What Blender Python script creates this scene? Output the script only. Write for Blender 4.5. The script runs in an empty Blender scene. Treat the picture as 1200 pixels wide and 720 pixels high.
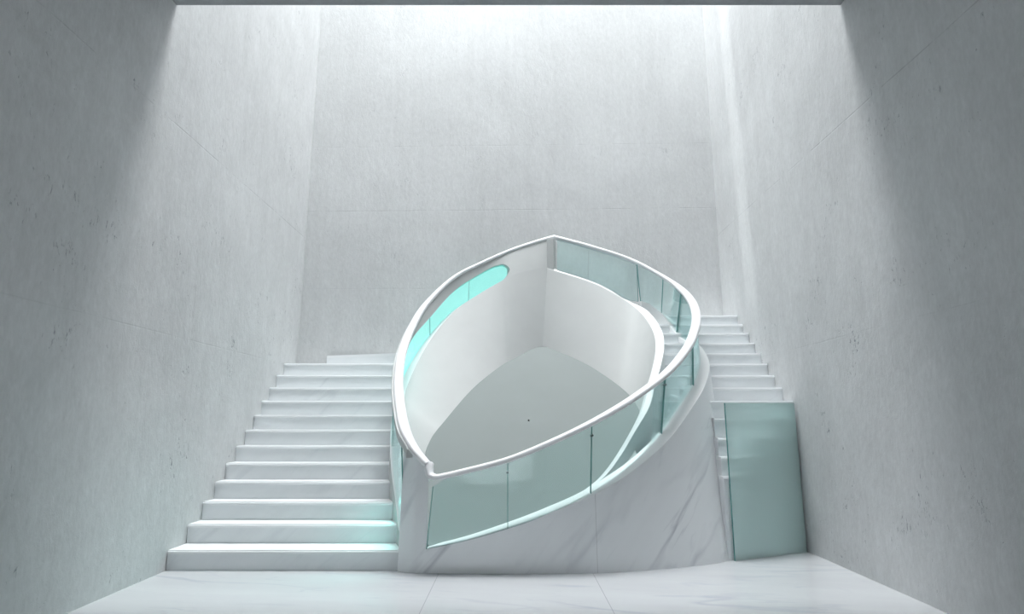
import bpy, bmesh, math, random
from mathutils import Vector, Matrix
random.seed(4)
S = bpy.context.scene
C = S.collection
PI = math.pi

# ------------------------------------------------------------------ camera, light, exposure
cam_d = bpy.data.cameras.new('camera')
cam_d.sensor_width = 36.0
cam_d.lens = 21.0
cam_d.clip_start = 0.05
cam = bpy.data.objects.new('camera', cam_d)
C.objects.link(cam)
cam.location = (0, 0, 1.2)
cam.rotation_euler = (math.radians(90) + math.atan2(134, 700), 0, 0)
S.camera = cam

S.view_settings.view_transform = 'Standard'
S.view_settings.look = 'None'
S.view_settings.gamma = 1.0
S.view_settings.use_curve_mapping = False
S.view_settings.exposure = 0.0

W = bpy.data.worlds.new('World')
S.world = W
W.use_nodes = True
W.node_tree.nodes['Background'].inputs['Color'].default_value = (0.80, 0.92, 1.0, 1)
W.node_tree.nodes['Background'].inputs['Strength'].default_value = 0.6

SHAFT_Z = 15.0
def area(name, loc, rot, sx, sy, energy, col, spread=180):
    l = bpy.data.lights.new(name, 'AREA')
    l.shape = 'RECTANGLE'; l.size = sx; l.size_y = sy
    l.energy = energy; l.color = col; l.spread = math.radians(spread)
    o = bpy.data.objects.new(name, l); C.objects.link(o)
    o.location = loc; o.rotation_euler = rot
    return o
# daylight through the frosted rooflight that closes the shaft
area('rooflight_daylight', (0, 5.9, SHAFT_Z - 0.1), (0, 0, 0), 5.3, 2.6, 1260, (0.982, 0.994, 1.0), 130)
# fill light added behind the camera for the front-facing surfaces; no opening there
area('lobby_fill', (0, -2.8, 2.5), (math.radians(90), 0, PI), 3.4, 4.0, 225, (0.98, 0.985, 1.0), 44)
# cyan lamp along the foot of the left stairs, below the glowing slot
area('stair_edge_lamp', (-1.00, 5.45, 0.50), (math.radians(-28), math.radians(55), 0), 0.05, 0.4, 2.3, (0.25, 1.0, 0.88), 120)
# sun through the slit left in the added boards
sun = bpy.data.lights.new('sun', 'SUN')
sun.energy = 2.6; sun.angle = math.radians(0.5); sun.color = (0.95, 0.99, 1.0)
so = bpy.data.objects.new('sun', sun); C.objects.link(so)
so.rotation_euler = Vector((0.25, -0.055, -1.0)).to_track_quat('-Z', 'Y').to_euler()

# ------------------------------------------------------------------ materials
def new_mat(name):
    m = bpy.data.materials.new(name); m.use_nodes = True
    nt = m.node_tree
    b = nt.nodes['Principled BSDF']
    return m, nt, b
def N(nt, t, **kw):
    n = nt.nodes.new(t)
    for k, v in kw.items(): setattr(n, k, v)
    return n
def math_node(nt, op, a, b=None, clamp=False):
    n = N(nt, 'ShaderNodeMath', operation=op); n.use_clamp = clamp
    for i, v in enumerate((a, b)):
        if v is None: continue
        if isinstance(v, (int, float)): n.inputs[i].default_value = v
        else: nt.links.new(v, n.inputs[i])
    return n.outputs[0]
def noise(nt, vec, scale, detail=4, rough=0.55, dist=0.0):
    n = N(nt, 'ShaderNodeTexNoise')
    n.inputs['Scale'].default_value = scale; n.inputs['Detail'].default_value = detail
    n.inputs['Roughness'].default_value = rough; n.inputs['Distortion'].default_value = dist
    nt.links.new(vec, n.inputs['Vector'])
    return n.outputs['Fac']
def mapping(nt, sc=(1, 1, 1), rot=(0, 0, 0), loc=(0, 0, 0)):
    g = N(nt, 'ShaderNodeNewGeometry')
    m = N(nt, 'ShaderNodeMapping')
    m.inputs['Scale'].default_value = sc; m.inputs['Rotation'].default_value = rot
    m.inputs['Location'].default_value = loc
    nt.links.new(g.outputs['Position'], m.inputs['Vector'])
    return m.outputs['Vector']
def ramp(nt, fac, stops):
    r = N(nt, 'ShaderNodeValToRGB')
    e = r.color_ramp.elements
    e[0].position, e[0].color = stops[0][0], (*stops[0][1], 1)
    e[1].position, e[1].color = stops[-1][0], (*stops[-1][1], 1)
    for p, c in stops[1:-1]:
        x = e.new(p); x.color = (*c, 1)
    nt.links.new(fac, r.inputs['Fac'])
    return r.outputs['Color']
def g3(v): return (v, v, v)
def mult(nt, a, b, fac=1.0):
    m = N(nt, 'ShaderNodeMix', data_type='RGBA', blend_type='MULTIPLY')
    m.inputs['Factor'].default_value = fac
    for s, v in ((6, a), (7, b)):
        if isinstance(v, tuple): m.inputs[s].default_value = (*v, 1)
        else: nt.links.new(v, m.inputs[s])
    return m.outputs[2]

def concrete(name, seams, base=(0.55, 0.562, 0.568), pocks=1.0):
    m, nt, b = new_mat(name)
    p1 = mapping(nt)
    cloud = noise(nt, p1, 0.7, 5, 0.6, 0.4)
    col = ramp(nt, cloud, [(0.3, tuple(c * 0.91 for c in base)), (0.7, tuple(min(1, c * 1.05) for c in base))])
    streak = noise(nt, mapping(nt, (5, 5, 0.32)), 2.2, 5, 0.6, 0.2)
    col = mult(nt, col, ramp(nt, streak, [(0.3, g3(0.97)), (0.7, g3(1.02))]))
    fine = noise(nt, mapping(nt, (1, 1, 0.45)), 34, 4, 0.7)
    col = mult(nt, col, ramp(nt, fine, [(0.3, g3(0.93)), (0.7, g3(1.05))]))
    mott = noise(nt, mapping(nt, (1, 1, 0.6), loc=(4, 4, 9)), 5.0, 6, 0.7, 0.6)
    col = mult(nt, col, ramp(nt, mott, [(0.3, g3(1 - 0.06 * pocks)), (0.7, g3(1 + 0.04 * pocks))]))
    # blow holes gathered in clusters
    pk = noise(nt, mapping(nt, (1, 1, 0.42)), 44, 3, 0.65, 0.5)
    clus = noise(nt, mapping(nt, (1, 1, 1.1), loc=(3.1, 0.4, 1.7)), 1.6, 3, 0.65)
    clus2 = noise(nt, mapping(nt, (1, 1, 0.9), loc=(8.1, 2.4, 5.7)), 6.0, 2, 0.6)
    k = math_node(nt, 'ADD', math_node(nt, 'MULTIPLY', pk, 0.55), math_node(nt, 'ADD', math_node(nt, 'MULTIPLY', clus, 0.38), math_node(nt, 'MULTIPLY', clus2, 0.22)))
    hole = math_node(nt, 'MULTIPLY', math_node(nt, 'SUBTRACT', k, 0.688), 12.0 * pocks, True)
    dark = ramp(nt, hole, [(0.0, g3(1.0)), (1.0, (0.42, 0.44, 0.47))])
    col = mult(nt, col, dark, 0.9)
    # form-work joints
    sep = N(nt, 'ShaderNodeSeparateXYZ'); nt.links.new(p1, sep.inputs[0])
    tot = None
    wob = math_node(nt, 'MULTIPLY', math_node(nt, 'SUBTRACT', noise(nt, p1, 2.0), 0.5), 0.02)
    z = math_node(nt, 'ADD', sep.outputs['Z'], wob)
    for sz, st in seams:
        d = math_node(nt, 'ABSOLUTE', math_node(nt, 'SUBTRACT', z, sz))
        l = math_node(nt, 'MULTIPLY', math_node(nt, 'SUBTRACT', 1.0, math_node(nt, 'DIVIDE', d, 0.008), True), st)
        tot = l if tot is None else math_node(nt, 'MAXIMUM', tot, l)
    brk = math_node(nt, 'MULTIPLY', math_node(nt, 'SUBTRACT', noise(nt, p1, 3.0, 4, 0.7), 0.42), 6.0, True)
    tot = math_node(nt, 'MULTIPLY', tot, brk)
    col = mult(nt, col, ramp(nt, tot, [(0.0, g3(1.0)), (1.0, g3(0.6))]))
    nt.links.new(col, b.inputs['Base Color'])
    b.inputs['Roughness'].default_value = 0.85
    b.inputs['Specular IOR Level'].default_value = 0.2
    rough_n = noise(nt, mapping(nt, (1, 1, 0.5), loc=(2, 7, 1)), 14, 5, 0.7, 0.4)
    hgt = math_node(nt, 'SUBTRACT', math_node(nt, 'ADD', math_node(nt, 'MULTIPLY', fine, 0.25), math_node(nt, 'MULTIPLY', rough_n, 1.1)),
                    math_node(nt, 'ADD', hole, tot))
    bp = N(nt, 'ShaderNodeBump'); bp.inputs['Strength'].default_value = 0.30; bp.inputs['Distance'].default_value = 0.012
    nt.links.new(hgt, bp.inputs['Height']); nt.links.new(bp.outputs[0], b.inputs['Normal'])
    return m

def marble(name, base=(0.80, 0.83, 0.85), vein=(0.52, 0.55, 0.58), rot=(0, 0, 0), scale=1.0, rough=0.28, seams_x=(), amount=1.0, spec=0.35, stretch=(1, 1, 1)):
    m, nt, b = new_mat(name)
    v0 = mapping(nt, (1, 1, 1), rot, (1.3, 0.2, 0.7))
    mp = N(nt, 'ShaderNodeMapping'); mp.inputs['Scale'].default_value = stretch
    nt.links.new(v0, mp.inputs['Vector']); v = mp.outputs['Vector']
    cloud = noise(nt, v, 1.3 * scale, 4, 0.55)
    col = ramp(nt, cloud, [(0.3, tuple(c * 0.95 for c in base)), (0.7, tuple(min(1, c * 1.03) for c in base))])
    n1 = noise(nt, v, 0.85 * scale, 4, 0.5, 0.45)
    r1 = math_node(nt, 'SUBTRACT', 1.0, math_node(nt, 'MULTIPLY', math_node(nt, 'ABSOLUTE', math_node(nt, 'SUBTRACT', n1, 0.5)), 30.0), True)
    n2 = noise(nt, v, 2.1 * scale, 4, 0.5, 0.4)
    r2 = math_node(nt, 'SUBTRACT', 1.0, math_node(nt, 'MULTIPLY', math_node(nt, 'ABSOLUTE', math_node(nt, 'SUBTRACT', n2, 0.52)), 45.0), True)
    mask = math_node(nt, 'MULTIPLY', math_node(nt, 'SUBTRACT', noise(nt, v, 1.4 * scale, 3), 0.45), 5.0, True)
    mask2 = math_node(nt, 'MULTIPLY', math_node(nt, 'SUBTRACT', noise(nt, mapping(nt, loc=(5, 5, 5)), 1.7 * scale, 3), 0.5), 6.0, True)
    vv = math_node(nt, 'ADD', math_node(nt, 'MULTIPLY', math_node(nt, 'MULTIPLY', r1, mask), 0.75), math_node(nt, 'MULTIPLY', math_node(nt, 'MULTIPLY', r2, mask2), 0.4), True)
    vv = math_node(nt, 'MULTIPLY', vv, amount, True)
    mx = N(nt, 'ShaderNodeMix', data_type='RGBA')
    nt.links.new(vv, mx.inputs['Factor']); nt.links.new(col, mx.inputs[6]); mx.inputs[7].default_value = (*vein, 1)
    col = mx.outputs[2]
    if seams_x:
        sep = N(nt, 'ShaderNodeSeparateXYZ'); nt.links.new(mapping(nt), sep.inputs[0])
        tot = None
        for axis, pos, w in seams_x:
            d = math_node(nt, 'ABSOLUTE', math_node(nt, 'SUBTRACT', sep.outputs[axis], pos))
            l = math_node(nt, 'LESS_THAN', d, w)
            tot = l if tot is None else math_node(nt, 'MAXIMUM', tot, l)
        col = mult(nt, col, ramp(nt, tot, [(0.0, g3(1.0)), (1.0, g3(0.72))]))
    nt.links.new(col, b.inputs['Base Color'])
    b.inputs['Roughness'].default_value = rough
    b.inputs['Specular IOR Level'].default_value = spec
    return m

def plain(name, col, rough=0.5, spec=0.3, metal=0.0, var=0.03):
    m, nt, b = new_mat(name)
    n = noise(nt, mapping(nt), 2.5, 4)
    nt.links.new(ramp(nt, n, [(0.3, tuple(c * (1 - var) for c in col)), (0.7, tuple(min(1, c * (1 + var)) for c in col))]), b.inputs['Base Color'])
    b.inputs['Roughness'].default_value = rough
    b.inputs['Specular IOR Level'].default_value = spec
    b.inputs['Metallic'].default_value = metal
    return m

def glass(name, tint, body, body_fac, gloss=0.06, emit=None, emit_s=0.0, rough=0.03):
    m = bpy.data.materials.new(name); m.use_nodes = True
    nt = m.node_tree; nt.nodes.clear()
    out = N(nt, 'ShaderNodeOutputMaterial')
    tr = N(nt, 'ShaderNodeBsdfTransparent')
    n = noise(nt, mapping(nt), 1.2, 3)
    nt.links.new(ramp(nt, n, [(0.3, tuple(c * 0.985 for c in tint)), (0.7, tuple(min(1, c * 1.01) for c in tint))]), tr.inputs['Color'])
    df = N(nt, 'ShaderNodeBsdfDiffuse'); df.inputs['Color'].default_value = (*body, 1)
    tl = N(nt, 'ShaderNodeBsdfTranslucent'); tl.inputs['Color'].default_value = (*body, 1)
    m0 = N(nt, 'ShaderNodeMixShader'); m0.inputs[0].default_value = 0.3
    nt.links.new(df.outputs[0], m0.inputs[1]); nt.links.new(tl.outputs[0], m0.inputs[2])
    mx = N(nt, 'ShaderNodeMixShader'); mx.inputs[0].default_value = body_fac
    nt.links.new(tr.outputs[0], mx.inputs[1]); nt.links.new(m0.outputs[0], mx.inputs[2])
    gl = N(nt, 'ShaderNodeBsdfGlossy'); gl.inputs['Roughness'].default_value = rough
    gl.inputs['Color'].default_value = (0.9, 1, 1, 1)
    fr = N(nt, 'ShaderNodeFresnel'); fr.inputs['IOR'].default_value = 1.35
    mx2 = N(nt, 'ShaderNodeMixShader')
    nt.links.new(math_node(nt, 'ADD', math_node(nt, 'MULTIPLY', fr.outputs[0], 0.6), gloss * 0.3, True), mx2.inputs[0])
    nt.links.new(mx.outputs[0], mx2.inputs[1]); nt.links.new(gl.outputs[0], mx2.inputs[2])
    last = mx2
    if emit:
        em = N(nt, 'ShaderNodeEmission'); em.inputs['Color'].default_value = (*emit, 1); em.inputs['Strength'].default_value = emit_s
        ad = N(nt, 'ShaderNodeAddShader')
        nt.links.new(mx2.outputs[0], ad.inputs[0]); nt.links.new(em.outputs[0], ad.inputs[1])
        last = ad
    nt.links.new(last.outputs[0], out.inputs['Surface'])
    return m

def lamp_mat(name, col, s):
    m = bpy.data.materials.new(name); m.use_nodes = True
    nt = m.node_tree; nt.nodes.clear()
    out = N(nt, 'ShaderNodeOutputMaterial'); em = N(nt, 'ShaderNodeEmission')
    em.inputs['Color'].default_value = (*col, 1); em.inputs['Strength'].default_value = s
    nt.links.new(em.outputs[0], out.inputs[0])
    return m

M_side = concrete('concrete_side', [(3.66, 0.6), (1.9, 0.2)])
M_back = concrete('concrete_back', [(4.05, 0.5), (5.0, 0.3), (2.95, 0.25)], base=(0.56, 0.572, 0.576), pocks=0.35)
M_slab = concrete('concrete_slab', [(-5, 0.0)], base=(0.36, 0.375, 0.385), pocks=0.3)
M_floor = marble('marble_floor', base=(0.50, 0.518, 0.534), vein=(0.38, 0.41, 0.45), rot=(0, 0, 0.15), scale=1.5, rough=0.11, stretch=(0.35, 1.6, 1),
                 seams_x=(('X', -0.588, 0.003), ('X', 0.65, 0.003), ('Y', 3.3, 0.003), ('Y', 1.2, 0.003)), amount=1.0, spec=0.75)
M_step = marble('marble_step', base=(0.73, 0.76, 0.775), vein=(0.55, 0.58, 0.61), rot=(0.0, 0.7, 0.0), scale=1.5, rough=0.35, stretch=(0.35, 1, 1.7), amount=0.55)
M_tread = marble('marble_tread', base=(0.79, 0.81, 0.822), vein=(0.65, 0.68, 0.71), rot=(0, 0, 0.3), scale=1.5, rough=0.3, stretch=(0.5, 1.5, 1), amount=0.4)  # lighter than the risers, so the nosing lines look caught by light
M_drum = marble('marble_drum', base=(0.76, 0.785, 0.80), vein=(0.40, 0.42, 0.46), rot=(0.0, 0.87, 0.0), scale=1.1, rough=0.30, stretch=(0.3, 0.6, 1.7),
                seams_x=(('X', 0.69, 0.0022),), amount=0.8, spec=0.3)
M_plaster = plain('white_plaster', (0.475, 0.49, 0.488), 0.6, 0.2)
M_band = plain('white_coping_passage', (0.75, 0.765, 0.77), 0.4, 0.3, var=0.01)  # coping, and also the passage-side wall faces, whitened against their shade
M_grey = plain('grey_screed', (0.225, 0.250, 0.248), 0.75, 0.15, var=0.015)
M_rail = plain('white_lacquer', (0.75, 0.76, 0.775), 0.35, 0.4, var=0.01)
M_glass = glass('tinted_glass', (0.925, 0.985, 0.98), (0.62, 0.92, 0.91), 0.065)
M_rim = plain('glass_rim', (0.10, 0.26, 0.25), 0.25, 0.5)
M_lit = glass('lit_glass', (0.72, 0.95, 0.92), (0.6, 0.9, 0.88), 0.12, emit=(0.40, 1.0, 0.93), emit_s=0.26)
M_sheet = glass('sheet_glass', (0.93, 0.98, 0.975), (0.84, 1.0, 0.98), 0.58, gloss=0.1)  # pale body colour stands in for bright reflection and haze on the sheet
M_strip = lamp_mat('cyan_strip', (0.30, 1.0, 0.88), 0.6)
M_steel = plain('dark_steel', (0.20, 0.25, 0.26), 0.35, 0.5, 0.8)
M_dark = plain('dark_stud', (0.05, 0.06, 0.06), 0.6)
M_sun_mask = plain('sun_mask_board', (0.8, 0.83, 0.85), 0.8, 0.1)

# ------------------------------------------------------------------ helpers
def link(name, me, mat, parent=None, smooth=None):
    o = bpy.data.objects.new(name, me); C.objects.link(o)
    for m in (mat if isinstance(mat, (list, tuple)) else [mat]): me.materials.append(m)
    if smooth is not None:
        for p in me.polygons: p.use_smooth = True
        if smooth: me.set_sharp_from_angle(angle=math.radians(smooth))
    if parent: o.parent = parent
    return o
def tag(o, label=None, cat=None, group=None, kind=None):
    if label: o['label'] = label
    if cat: o['category'] = cat
    if group: o['group'] = group
    if kind: o['kind'] = kind
    return o
def empty(name, label, cat, group=None):
    return tag(link_empty(name), label, cat, group)
def link_empty(name):
    o = bpy.data.objects.new(name, None); C.objects.link(o); o.empty_display_size = 0.2
    return o
def box(bm, a, b):
    x0, y0, z0 = a; x1, y1, z1 = b
    v = [bm.verts.new(p) for p in ((x0, y0, z0), (x1, y0, z0), (x1, y1, z0), (x0, y1, z0), (x0, y0, z1), (x1, y0, z1), (x1, y1, z1), (x0, y1, z1))]
    for f in ((3, 2, 1, 0), (4, 5, 6, 7), (0, 1, 5, 4), (1, 2, 6, 5), (2, 3, 7, 6), (3, 0, 4, 7)): bm.faces.new([v[i] for i in f])
def prism(bm, poly, z0, z1):
    lo = [bm.verts.new((x, y, z0)) for x, y in poly]; hi = [bm.verts.new((x, y, z1)) for x, y in poly]
    n = len(poly)
    bm.faces.new(lo[::-1]); bm.faces.new(hi)
    for i in range(n): bm.faces.new((lo[i], lo[(i + 1) % n], hi[(i + 1) % n], hi[i]))
def done(bm, name):
    bmesh.ops.recalc_face_normals(bm, faces=bm.faces)
    me = bpy.data.meshes.new(name); bm.to_mesh(me); bm.free()
    return me
def bevel(bm, w, seg=2):
    bmesh.ops.remove_doubles(bm, verts=bm.verts, dist=1e-5)
    bmesh.ops.recalc_face_normals(bm, faces=bm.faces)
    es = [e for e in bm.edges if len(e.link_faces) == 2 and e.calc_face_angle(0) > 0.5]
    bmesh.ops.bevel(bm, geom=es, offset=w, segments=seg, affect='EDGES', clamp_overlap=True)
def struct(name, bm, mat):
    return tag(link(name, done(bm, name), mat), kind='structure')
def cr(pts, u):                       # Catmull-Rom at parameter u (row number)
    n = len(pts); i = max(0, min(int(math.floor(u)), n - 2)); t = u - i
    p1, p2 = Vector(pts[i]), Vector(pts[i + 1])
    p0 = Vector(pts[i - 1]) if i > 0 else p1 * 2 - p2
    p3 = Vector(pts[i + 2]) if i + 2 < n else p2 * 2 - p1
    return 0.5 * ((2 * p1) + (p2 - p0) * t + (2 * p0 - 5 * p1 + 4 * p2 - p3) * t * t + (3 * p1 - p0 - 3 * p2 + p3) * t ** 3)
def dense(pts, k=10):
    return [cr(pts, i / k) for i in range((len(pts) - 1) * k + 1)]
def flatn(pts, side):                 # horizontal normals, side=+1: left of travel
    out = []
    for i in range(len(pts)):
        a = pts[max(0, i - 1)]; b = pts[min(len(pts) - 1, i + 1)]
        t = Vector((b.x - a.x, b.y - a.y, 0))
        t.normalize(); out.append(Vector((-t.y, t.x, 0)) * side)
    return out
def loft(rings, closed_ring=True, rim=None, soft=()):   # rings of points; solid with end caps; ring corners stay sharp except those in soft
    bm = bmesh.new()
    vs = [[bm.verts.new(p) for p in r] for r in rings]
    m = len(rings[0])
    for a, b in zip(vs, vs[1:]):
        for j in range(m):
            f = bm.faces.new((a[j], a[(j + 1) % m], b[(j + 1) % m], b[j])); f.smooth = True
            if rim and j in rim: f.material_index = 1
    caps = [bm.faces.new(vs[0][::-1]), bm.faces.new(vs[-1])]
    for f in caps:
        if rim: f.material_index = 1
        for e in f.edges: e.smooth = False
    for a, b in zip(vs, vs[1:]):
        for j in range(m):
            if j in soft: continue
            e = bm.edges.get((a[j], b[j]))
            if e: e.smooth = False
    return bm

# ------------------------------------------------------------------ the room
XL, XR, YB, YF = -2.83, 2.77, 7.80, -3.0
bm = bmesh.new(); box(bm, (XL - 0.3, YF - 0.3, -0.2), (XR + 0.3, YB + 0.3, 0.0)); struct('floor', bm, M_floor)
bm = bmesh.new(); box(bm, (XL - 0.3, YF - 0.3, 0), (XL, YB + 0.3, SHAFT_Z)); struct('wall_left', bm, M_side)
bm = bmesh.new(); box(bm, (XR, YF - 0.3, 0), (XR + 0.3, YB + 0.3, SHAFT_Z)); struct('wall_right', bm, M_side)
bm = bmesh.new(); prism(bm, [(XL, 7.87), (XR, 7.72), (XR, YB + 0.3), (XL, YB + 0.3)], 0, SHAFT_Z); struct('wall_back', bm, M_back)
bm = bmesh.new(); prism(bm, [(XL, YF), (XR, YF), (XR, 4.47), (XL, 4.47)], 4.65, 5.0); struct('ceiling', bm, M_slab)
bm = bmesh.new(); prism(bm, [(XL, 4.15), (XR, 4.15), (XR, 4.47), (XL, 4.47)], 5.0, SHAFT_Z); struct('wall_shaft', bm, M_side)
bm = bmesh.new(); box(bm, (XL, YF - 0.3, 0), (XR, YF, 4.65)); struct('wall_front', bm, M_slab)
# unseen boards added over the shaft, slit to cut the sun to a streak
bm = bmesh.new(); box(bm, (XL - 0.3, 4.1, SHAFT_Z), (XR + 0.3, 7.30, SHAFT_Z + 0.2)); struct('sun_mask_1', bm, M_sun_mask)
bm = bmesh.new(); box(bm, (XL - 0.3, 7.62, SHAFT_Z), (XR + 0.3, YB + 0.3, SHAFT_Z + 0.2)); struct('sun_mask_2', bm, M_sun_mask)
bm = bmesh.new(); box(bm, (XL - 0.3, 7.30, SHAFT_Z), (-0.4, 7.62, SHAFT_Z + 0.2)); struct('sun_mask_3', bm, M_sun_mask)

# ------------------------------------------------------------------ measured curves of the lens shaped stairwell
RAIL_RIGHT = [(-0.589, 5.080, 0.753), (-0.421, 5.080, 0.790), (-0.035, 5.080, 0.889), (0.313, 5.100, 1.025), (0.682, 5.170, 1.193), (1.052, 5.320, 1.392), (1.423, 5.550, 1.635), (1.689, 5.800, 1.878), (1.850, 6.020, 2.087), (1.957, 6.250, 2.286), (2.029, 6.600, 2.522), (1.983, 6.880, 2.743), (1.805, 7.100, 2.963), (1.484, 7.280, 3.201), (0.988, 7.400, 3.410), (0.547, 7.500, 3.567)]
PARAPET = [(-0.689, 5.100, 0.192), (-0.364, 5.070, 0.263), (-0.034, 5.070, 0.355), (0.306, 5.090, 0.463), (0.664, 5.150, 0.596), (1.038, 5.290, 0.784), (1.399, 5.480, 1.035), (1.704, 5.730, 1.327), (1.917, 5.950, 1.565), (2.073, 6.280, 1.808), (2.112, 6.680, 2.039), (2.040, 6.940, 2.182), (1.964, 7.140, 2.377), (1.853, 7.250, 2.524), (1.721, 7.300, 2.614), (1.570, 7.280, 2.664)]
DRUM_BASE = [(-0.69, 5.11), (-0.36, 5.10), (-0.03, 5.095), (0.31, 5.10), (0.67, 5.12), (1.06, 5.20), (1.47, 5.33), (1.84, 5.51), (2.04, 5.76), (2.13, 6.05), (2.12, 6.60), (2.05, 6.90), (1.95, 7.12), (1.80, 7.25), (1.66, 7.31), (1.50, 7.30)]
INNER_TOP = [(0.445, 7.370, 3.142), (0.951, 7.280, 2.953), (1.232, 7.200, 2.793), (1.476, 7.140, 2.609), (1.566, 6.920, 2.422), (1.589, 6.630, 2.196), (1.539, 6.380, 1.983), (1.435, 6.130, 1.759), (1.319, 5.920, 1.546), (1.183, 5.680, 1.286), (0.982, 5.550, 0.987), (0.749, 5.430, 0.715), (0.452, 5.330, 0.519)]
INNER_FOOT = [(0.373, 7.21), (0.80, 6.98), (1.03, 6.80), (1.20, 6.63), (1.29, 6.50), (1.335, 6.35), (1.33, 6.18), (1.27, 5.98), (1.19, 5.80), (1.08, 5.60), (0.91, 5.51), (0.70, 5.41), (0.43, 5.32)]
# left wall, matched rows from the front corner to the apex: rail, slot bottom, slot top, foot
RL = [(-0.827, 5.170, 0.981), (-0.931, 5.300, 1.134), (-1.044, 5.650, 1.349), (-1.123, 5.950, 1.565), (-1.170, 6.250, 1.805), (-1.178, 6.460, 1.983), (-1.142, 6.700, 2.236), (-1.019, 6.930, 2.557), (-0.724, 7.150, 2.932), (-0.397, 7.280, 3.146), (-0.174, 7.340, 3.268), (-0.044, 7.370, 3.333), (0.276, 7.440, 3.468), (0.513, 7.490, 3.556)]
BL = [(-0.760, 5.240, 0.200), (-0.850, 5.360, 0.280), (-0.930, 5.600, 0.460), (-1.035, 5.860, 0.754), (-1.100, 6.080, 1.025), (-1.127, 6.300, 1.322), (-1.134, 6.550, 1.602), (-0.967, 6.860, 2.091), (-0.711, 7.100, 2.496), (-0.401, 7.220, 2.749), (-0.182, 7.290, 2.900), (-0.032, 7.335, 2.977), (0.271, 7.375, 3.087), (0.447, 7.390, 3.147)]
TL = [(-0.800, 5.200, 0.900), (-0.890, 5.330, 1.050), (-1.000, 5.670, 1.270), (-1.080, 5.960, 1.490), (-1.125, 6.230, 1.730), (-1.147, 6.450, 1.945), (-1.113, 6.600, 2.125), (-1.038, 6.820, 2.365), (-0.714, 7.080, 2.756), (-0.382, 7.220, 3.015), (-0.172, 7.290, 3.137), (-0.032, 7.330, 3.059), (0.272, 7.380, 3.212), (0.460, 7.410, 3.311)]
FL = [(-0.668, 5.17), (-0.70, 5.36), (-0.79, 5.61), (-0.835, 5.88), (-0.81, 6.03), (-0.77, 6.12), (-0.70, 6.227), (-0.52, 6.50), (-0.379, 6.676), (-0.195, 6.855), (-0.08, 6.95), (0.0, 6.997), (0.205, 7.133), (0.373, 7.21)]
def plane_z(y): return 0.19 + (y - 5.15) * 0.93          # the grey sloping bottom of the well
END = 11

# sample the left wall; the slot closes in a half circle between rows 10 and 11
us = [i / 8 for i in range(0, 81)] + [10 + math.sin(k / 10 * PI / 2) for k in range(1, 11)] + [11 + i / 6 for i in range(1, 13)]
Rl = [cr(RL, u) for u in us]
nl = flatn(Rl, 1)
Fl = [cr([(x, y, plane_z(y)) for x, y in FL], u) for u in us]
Sl = [cr(BL, u) for u in us]                           # top of the lower wall: the sill line, running on to the apex
for i, u in enumerate(us):
    if u > 9:
        top = Rl[i] - nl[i] * 0.035
        f = (Sl[i].z - Fl[i].z) / (top.z - Fl[i].z)
        w = min(1.0, (u - 9) / 2.2); w = w * w * (3 - 2 * w)
        Sl[i] = Sl[i].lerp(Fl[i].lerp(top, f), w)
Bl, Tl = [], []
f10 = None
for i, u in enumerate(us):
    top = Rl[i] - nl[i] * 0.035
    if u <= 10:
        f = (cr(TL, u).z - Sl[i].z) / (top.z - Sl[i].z); f10 = f
        Bl.append(Sl[i].copy()); Tl.append(Sl[i].lerp(top, f) if u > 4 else cr(TL, u).lerp(Sl[i].lerp(top, f), max(0, u - 3)))
    else:
        q = min(1.0, u - 10); g = f10 / 2 * math.sqrt(max(0, 1 - q * q)); fm = f10 / 2 - 0.06 * q
        Bl.append(Sl[i].lerp(top, fm - g)); Tl.append(Sl[i].lerp(top, fm + g))
TH = 0.11
def flat(v, z): return Vector((v.x, v.y, z))

well = empty('stairwell_wall', 'white lens-shaped curved stairwell wall with veined marble front and sloping grey bottom', 'stairwell')
# left inner wall, lower band
Fw = [Fl[i].lerp(Vector((Sl[i].x + 0.03, Sl[i].y, 0.1)), max(0, min(1, 2.9 - us[i]))) for i in range(len(us))]
LIP = Vector((0, 0, -0.03))
rings = [[Fw[i], Sl[i], Sl[i] + nl[i] * TH, flat(Sl[i] + nl[i] * TH, 0.0), flat(Fw[i], 0.0)] for i in range(len(us))]
inner_left = link('inner_wall', done(loft(rings, rim=(1,)), 'inner_wall'), [M_plaster, M_band], well)
tag(inner_left, 'white concave wall with a long glowing rounded slot')
# band above the slot, carries the rail
rings = []
for i in range(len(us)):
    top = Rl[i] + Vector((0, 0, -0.012))
    rings.append([Tl[i], top - nl[i] * 0.035, top + nl[i] * (TH - 0.045), Tl[i] + nl[i] * TH])
link('wall_header', done(loft(rings), 'wall_header'), M_plaster, inner_left)
rings = [[Sl[i], Bl[i], Bl[i] + nl[i] * TH, Sl[i] + nl[i] * TH] for i in range(80, len(us))]
link('slot_end', done(loft(rings), 'slot_end'), M_plaster, inner_left)
# right inner wall
It = dense(INNER_TOP); If = [cr([(x, y, plane_z(y)) for x, y in INNER_FOOT], i / 10) for i in range(len(It))]
ni = flatn(It, 1)
rings = [[If[i], It[i] + LIP, It[i] + ni[i] * 0.03, It[i] + ni[i] * 0.09, flat(It[i] + ni[i] * 0.09, 0.0), flat(If[i], 0.0)] for i in range(len(It))]
ir = link('inner_wall', done(loft(rings, rim=(1, 2, 3)), 'inner_wall'), [M_plaster, M_band], well)  # passage side gets the coping white to lighten the dark passage
tag(ir, 'white curved wall between the well and the right stairs')
# apex pier between the two inner walls
bm = bmesh.new()
ax, ay, az = INNER_TOP[0]
prism(bm, [(ax + 0.004, ay + 0.004), (ax + 0.085, ay - 0.012), (ax + 0.12, ay + 0.08), (ax + 0.03, ay + 0.10)], az - 0.06, 3.50)
link('wall_pier', done(bm, 'wall_pier'), M_plaster, well)
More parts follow.
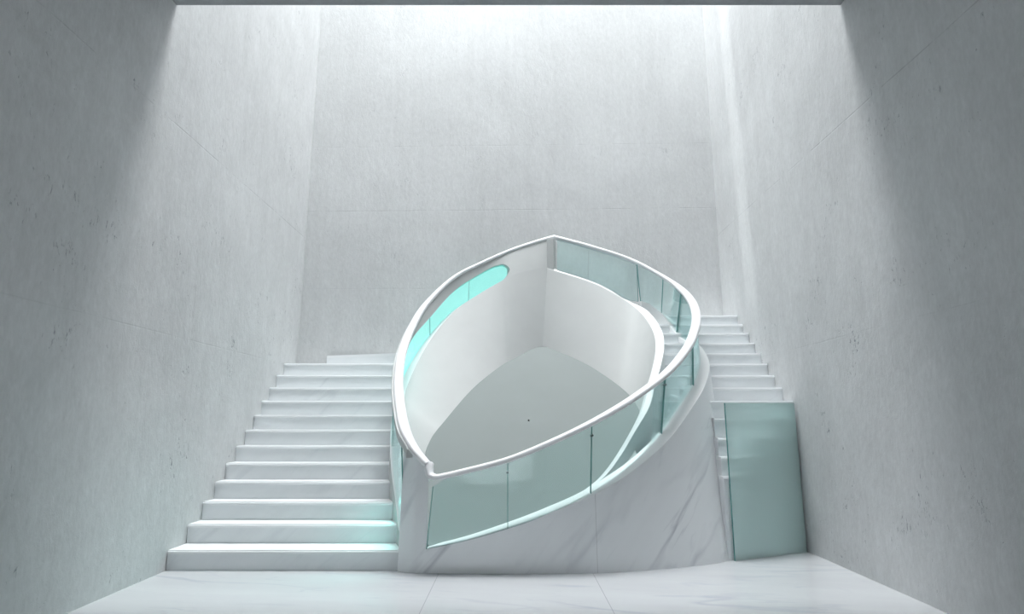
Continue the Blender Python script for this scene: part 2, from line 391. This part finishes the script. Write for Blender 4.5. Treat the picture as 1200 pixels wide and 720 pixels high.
# marble drum wall
Pt = dense(PARAPET); Pb = [cr([(x, y, 0) for x, y in DRUM_BASE], i / 10) for i in range(len(Pt))]
npr = flatn(Pt, 1); npb = flatn(Pb, 1)
# two rings more on the way down keep the flare smooth
def parapet_lift(i): return 0.006 + 0.064 * min(1, i / 60) - 0.085 * min(1, max(0, (i - 88) / 15))
rings = []
for i in range(len(Pt)):
    o = [Pt[i].lerp(Pb[i], k / 4) for k in range(5)]
    lift = Vector((0, 0, parapet_lift(i)))
    inn = [(Pt[i] + npr[i] * 0.10 + lift).lerp(Pb[i] + npb[i] * 0.10, k / 4) for k in range(5)]
    rings.append(o + inn[::-1])
drum = link('marble_front', done(loft(rings, soft=(1, 2, 3, 6, 7, 8), rim=(5, 6, 7, 8, 9)), 'marble_front'), [M_drum, M_band], well)  # inner faces painted whiter too, to lift the shade behind the drum
# solid full height piece at the front corner, under the low end of the rail
et = dense([(-0.925, 5.285, 1.125), (-0.86, 5.20, 1.03), (-0.80, 5.135, 0.92), (-0.74, 5.115, 0.865), (-0.689, 5.105, 0.815)], 6)
eb = dense([(-0.93, 5.170, 0), (-0.87, 5.150, 0), (-0.81, 5.130, 0), (-0.75, 5.118, 0), (-0.689, 5.110, 0)], 6)
rings = []
for a, b in zip(et, eb):
    rings.append([a, b, b + Vector((-0.012, 0.05, 0)), a + Vector((-0.012, 0.05, 0))])
link('end_panel', done(loft(rings), 'end_panel'), M_drum, well)
# infill added in the passage's lower end, sloped to catch skylight and brighten it
rings = []
for k in range(13):
    t = k / 12
    a = cr(INNER_TOP, 12 - 2.4 * t); i2 = int(round((12 - 2.4 * t) * 10)); a = a + ni[i2] * 0.08 + Vector((0, 0, -0.05 - 0.10 * t))
    pp = 3.2 + 2.1 * t; i3 = int(round(pp * 10)); b = cr(PARAPET, pp) + npr[i3] * 0.09 + Vector((0, 0, parapet_lift(i3) - 0.04))
    rings.append([a, b, flat(b, 0.0), flat(a, 0.0)])
link('passage_light_infill', done(loft(rings), 'passage_light_infill'), M_plaster, well)
# sloping grey bottom
outline = [(-0.665, 5.155), (-0.80, 5.25), (-0.87, 5.45), (-0.90, 5.66)] + [(v.x, v.y) for v, u in zip(Fl, us) if u >= 2.9][::4] + [(v.x, v.y) for v in If[1:-1:4]] + [(0.40, 5.15), (0.0, 5.13), (-0.4, 5.13), (-0.62, 5.14)]
bm = bmesh.new()
hi = [bm.verts.new((x, y, plane_z(y))) for x, y in outline]
lo = [bm.verts.new((x, y, plane_z(y) - 0.06)) for x, y in outline]
n = len(outline)
bm.faces.new(hi); bm.faces.new(lo[::-1])
for i in range(n): bm.faces.new((hi[i], lo[i], lo[(i + 1) % n], hi[(i + 1) % n]))
wf = link('well_bottom', done(bm, 'well_bottom'), M_grey, well)
tag(wf, 'matte grey sloping bottom of the well')
bm = bmesh.new()
bmesh.ops.create_cone(bm, cap_ends=True, segments=14, radius1=0.010, radius2=0.006, depth=0.014,
                      matrix=Matrix.Translation((0.171, 6.241, plane_z(6.241) + 0.006)) @ Matrix.Rotation(math.atan(0.93), 4, 'X'))
tag(link('stud', done(bm, 'stud'), M_dark, wf), 'tiny dark stud')
# lit strip under the header of the slot
rings = []
for i in range(32, 86):
    p = Tl[i] + nl[i] * 0.055
    rings.append([p + Vector((0, 0, -0.002)), p + Vector((0, 0, -0.012)), p + nl[i] * 0.02 + Vector((0, 0, -0.012)), p + nl[i] * 0.02 + Vector((0, 0, -0.002))])
link('light_strip', done(loft(rings), 'light_strip'), M_strip, inner_left)

# ------------------------------------------------------------------ balustrade: rail and glass panes
bal = empty('glass_balustrade', 'white looping handrail over tinted curved glass panels around the lens-shaped well', 'balustrade')
left_pts = [(-0.686, 5.110, 0.846), (-0.731, 5.120, 0.879), (-0.827, 5.170, 0.981), (-0.931, 5.300, 1.134), (-1.044, 5.650, 1.349), (-1.123, 5.950, 1.565), (-1.170, 6.250, 1.805), (-1.178, 6.460, 1.983), (-1.142, 6.700, 2.236), (-1.019, 6.930, 2.557), (-0.724, 7.150, 2.932), (-0.397, 7.280, 3.146), (-0.044, 7.370, 3.333), (0.276, 7.440, 3.468), (0.547, 7.500, 3.567)]
path = dense(RAIL_RIGHT, 10)[::-1] + [Vector((-0.632, 5.082, 0.750)), Vector((-0.668, 5.088, 0.762)), Vector((-0.680, 5.096, 0.785)), Vector((-0.684, 5.104, 0.820))] + dense(left_pts, 10)
def rail_mesh(path, w, h):
    rings = []
    prof = [(-w / 2, -h * 0.35), (-w / 2, h * 0.15), (-w / 2 + 0.012, h * 0.45), (-w / 2 + 0.03, h * 0.5), (w / 2 - 0.03, h * 0.5), (w / 2 - 0.012, h * 0.45), (w / 2, h * 0.15), (w / 2, -h * 0.35), (w / 2 - 0.008, -h * 0.5), (-w / 2 + 0.008, -h * 0.5)]
    n = len(path)
    for i in range(n):
        a, b = path[max(0, i - 1)], path[min(n - 1, i + 1)]
        t = (b - a).normalized()
        a2, b2 = path[max(0, i - 3)], path[min(n - 1, i + 3)]
        s = Vector((-(b2.y - a2.y), b2.x - a2.x, 0)).normalized()
        u = t.cross(s); 
        if u.z < 0: u = -u
        rings.append([path[i] + s * x + u * z for x, z in prof])
    return loft(rings, soft=range(len(prof)))
rail = link('handrail', done(rail_mesh(path, 0.095, 0.045), 'handrail'), M_rail, bal)

def pane(bots, tops, side, mat, clip_at=None, th=0.012):
    nn = flatn(bots, side)
    rings = [[bots[i], tops[i], tops[i] + nn[i] * th, bots[i] + nn[i] * th] for i in range(len(bots))]
    g = link('glass_panel', done(loft(rings, rim=(1, 3)), 'glass_panel'), [mat, M_rim], bal)
    return g
# matching parameters on the rail and on the parapet, pane by pane
RR = RAIL_RIGHT
# (rail parameter, parapet curve, parapet parameter)
BACK = [PARAPET[-1]] + [tuple(It[k] + ni[k] * 0.03) for k in (26, 20, 10, 2)]
seams = [(-0.29, 0, 0.0), (2.0, 0, 2.0), (4.0, 0, 4.0), (6.0, 0, 6.0), (7.85, 0, 7.65), (10.9, 0, 11.35), (11.85, 0, 12.9), (12.8, 0, 14.97)]
def make_pane(a, b, n=14, inset=0.035):
    ca = PARAPET if a[1] == 0 else BACK
    bots, tops = [], []
    e = 0.006
    for k in range(n + 1):
        f = e / 2 + (1 - e) * k / n
        pb = cr(ca, a[2] + (b[2] - a[2]) * f); pt = cr(RR, a[0] + (b[0] - a[0]) * f)
        bots.append(pb); tops.append(pt + Vector((0, 0, -0.018)))
    nn = flatn(bots, 1)
    if a[1] == 0:
        for k in range(n + 1):
            pp = a[2] + (b[2] - a[2]) * (e / 2 + (1 - e) * k / n)
            off = -0.008 + 0.093 * min(1, max(0, (pp - 2.5) / 4)) - 0.03 * min(1, max(0, (pp - 9) / 3))
            bots[k] = bots[k] + nn[k] * off + Vector((0, 0, off / 0.1 * parapet_lift(pp * 10) - 0.004))
    else:
        bots = [p + Vector((0, 0, -0.004)) for p in bots]
    return bots, tops
def clip(p, nrm, parent):
    bm = bmesh.new()
    q = Vector((0, 0, 1)).rotation_difference(nrm).to_matrix().to_4x4()
    bmesh.ops.create_cone(bm, cap_ends=True, segments=16, radius1=0.011, radius2=0.009, depth=0.03, matrix=Matrix.Translation(p) @ q)
    link('glass_clip', done(bm, 'glass_clip'), M_steel, parent, 40)
for j, (a, b) in enumerate(zip(seams, seams[1:])):
    n = 30 if j == 4 else 14
    bo, to = make_pane(a, b, n)
    if j == 0:
        for q in range(4): to[q] = to[q] + Vector((0, 0, -0.012 * (4 - q)))
    g = pane(bo, to, 1, M_glass)
    for side in ((0, 1) if j == 0 else (1,)):           # slim joint closing the gap between neighbouring panes
        p0, p1, q0, q1 = (bo[0], bo[1], to[0], to[1]) if side == 0 else (bo[-1], bo[-2], to[-1], to[-2])
        w = 0.004 / max(0.01, (p1 - p0).length)
        jb = [p0.lerp(p1, -w), p0.lerp(p1, w * 0.1)]; jt = [q0.lerp(q1, -w), q0.lerp(q1, w * 0.1)]
        if side: jb.reverse(); jt.reverse()
        nn = flatn(jb, 1)
        link('glass_joint', done(loft([[jb[k] - nn[k] * 0.003, jt[k] - nn[k] * 0.003, jt[k] + nn[k] * 0.016, jb[k] + nn[k] * 0.016] for k in (0, 1)]), 'glass_joint'), M_rim, g)
    if j < 4:
        d = (bo[-1] - to[-1]); nr = flatn(bo, 1)[-1]
        clip(to[-1] + d * 0.16, -nr, g)
for a, b in (((12.8, 1, 0.02), (14.0, 1, 3.0)), ((14.0, 1, 3.0), (14.9, 1, 3.95))):
    bo, to = make_pane(a, b, 14)
    pane(bo, to, 1, M_glass)
# panes of the glowing slot in the left wall
cuts = [(6, 30), (30, 58), (58, 69), (69, 88)]
for a, b in cuts:
    bo = [Bl[i] + nl[i] * 0.085 + Vector((0, 0, -0.004)) for i in range(a, b + 1)]
    to = [Tl[i] + nl[i] * 0.085 + Vector((0, 0, 0.004)) for i in range(a, b + 1)]
    e = 0.004 / max(0.01, (bo[1] - bo[0]).length)
    bo[0] = bo[0].lerp(bo[1], min(0.4, e)); to[0] = to[0].lerp(to[1], min(0.4, e))
    g = pane(bo, to, 1, M_lit if a > 6 else M_glass)
    if a > 6: tag(g, 'cyan glowing glass pane set in the wall slot')

# ------------------------------------------------------------------ stairs
def xs_at(curve, y, lo=None):         # x of a plan curve at depth y (first crossing)
    for a, b in zip(curve, curve[1:]):
        if (a.y - y) * (b.y - y) <= 0 and a.y != b.y:
            t = (y - a.y) / (b.y - a.y); return a.x + (b.x - a.x) * t
    return (curve[0] if abs(curve[0].y - y) < abs(curve[-1].y - y) else curve[-1]).x
outer_left = [Bl[i] + nl[i] * TH for i in range(len(us))]
def step_mesh(poly, z0, z1):
    # riser block and a tread slab with a small overhanging nosing
    bm = bmesh.new(); prism(bm, poly, z1 - 0.032, z1); ym = min(y for x, y in poly)
    bmesh.ops.recalc_face_normals(bm, faces=bm.faces)
    es = [e for e in bm.edges if all(v.co.y < ym + 0.004 for v in e.verts) and abs(e.verts[0].co.z - e.verts[1].co.z) < 0.001]
    bmesh.ops.bevel(bm, geom=es, offset=0.011, segments=3, affect='EDGES')
    for f in bm.faces: f.material_index = 1
    prism(bm, [(x, y + 0.012 if y < ym + 0.004 else y) for x, y in poly], z0, z1 - 0.032)
    return done(bm, 'step')
st = empty('staircase', 'white marble staircase along the left concrete wall, lit cyan at its right edge', 'stairs', None)
yl = [5.190, 5.470, 5.696, 5.900, 6.085, 6.280, 6.465, 6.645, 6.830, 7.015, 7.200, 7.410]
RIS = 0.1590
for i, y in enumerate(yl):
    y2 = yl[i + 1] + 0.10 if i < 11 else 7.79
    right = []
    for k in range(6):
        yy = y + (y2 - y) * k / 5
        x = xs_at(outer_left, yy)
        if yy < 5.33: x = -0.925
        if yy > 7.30: x = -0.30
        right.append((x + 0.03 if yy >= 5.33 else x, yy))
    poly = [(XL + 0.002, y)] + right + [(XL + 0.002, y2)]
    link('step', step_mesh(poly, i * RIS if i else 0.0, (i + 1) * RIS), [M_step, M_tread], st)
zt = 12 * RIS
link('winder_step', step_mesh([(-2.42, 7.79), (-1.30, 7.43), (-0.75, 7.26), (-0.55, 7.34), (-0.30, 7.38), (-0.30, 7.79)], zt, zt + 0.135), [M_step, M_tread], st)
link('winder_step', step_mesh([(-0.55, 7.785), (-0.40, 7.36), (0.45, 7.52), (0.45, 7.78)], zt + 0.135, zt + 0.30), [M_step, M_tread], st)

st2 = empty('staircase', 'white marble staircase along the right concrete wall, behind the curved glass balustrade', 'stairs', None)
yr = [7.222, 7.066, 6.905, 6.760, 6.615, 6.463, 6.318, 6.160, 5.950, 5.830, 5.720, 5.625, 5.560]
zr = [2.480, 2.345, 2.214, 2.080, 1.946, 1.816, 1.680, 1.543, 1.401, 1.230, 1.047, 0.880, 0.710]
SA, SB = Vector((1.952, 5.539, 0)), Vector((2.755, 5.905, 0))     # foot of the standing glass sheet
inner_out = [It[i] + ni[i] * 0.06 for i in range(len(It))]
Pm = [Pt[i].lerp(Pb[i], 0.3) + npr[i] * 0.05 for i in range(len(Pt))][:100]
for k in range(13):
    y = yr[k]; y2 = (yr[k - 1] + 0.06) if k else 7.715
    zlow = zr[k + 1] if k < 12 else 0.3
    left = []
    for q in range(6):
        yy = y + (y2 - y) * q / 5
        x = 0.50 if yy > 7.40 else 1.12 if yy > 7.18 else xs_at(inner_out[12:], yy)
        left.append((x, yy))
    if k < 7:
        poly = [(XR - 0.002, y), (XR - 0.002, y2)] + left[::-1]
        link('step', step_mesh(poly, zlow, zr[k]), [M_step, M_tread], st2)
        continue
    right = []
    for q in range(6):
        yy = y + (y2 - y) * q / 5
        right.append((max(xs_at(Pm, yy), left[q][0] + 0.02), yy))
    link('step', step_mesh(left + right[::-1], zlow, zr[k]), [M_step, M_tread], st2)
    # the same step on the far side of the drum wall, cut by the glass sheet
    xs = right[0][0] if k < 9 else (0.342, 0.346, 0.349, 0.351)[k - 9] * y - 0.05
    def sheet_x(yy): return SA.x + (yy - SA.y - 0.03) / (SB.y - SA.y) * (SB.x - SA.x)
    xe = min(XR, sheet_x(y)); xe2 = min(XR, sheet_x(y2))
    if xe > xs + 0.03:
        poly = [(xs, y), (xe, y), (xe2, y2), (xs, y2)]
        ym = SB.y + 0.04
        if y < ym < y2: poly = [(xs, y), (xe, y), (XR, ym), (XR, y2), (xs, y2)]
        link('step', step_mesh(poly, 0.0 if k > 8 else zlow, zr[k]), [M_step, M_tread], st2)

# ------------------------------------------------------------------ standing glass sheet
d = (SB - SA).normalized(); nrm = Vector((d.y, -d.x, 0))
Lg = (SB - SA).length
bm = bmesh.new()
H1 = 1.365
v = []
th = 0.016
fr = [SA, SB, SB + Vector((0, 0, H1 + 0.01)), SA + Vector((0, 0, H1))]
a = [bm.verts.new(p) for p in fr]; b = [bm.verts.new(p - nrm * th) for p in fr]
bm.faces.new(a); bm.faces.new(b[::-1])
for i in range(4):
    f = bm.faces.new((a[i], b[i], b[(i + 1) % 4], a[(i + 1) % 4])); f.material_index = 1
gs = link('glass_sheet', done(bm, 'glass_sheet'), [M_sheet, M_rim])
tag(gs, 'tall greenish glass sheet standing on the floor between the marble drum and right wall', 'glass panel')
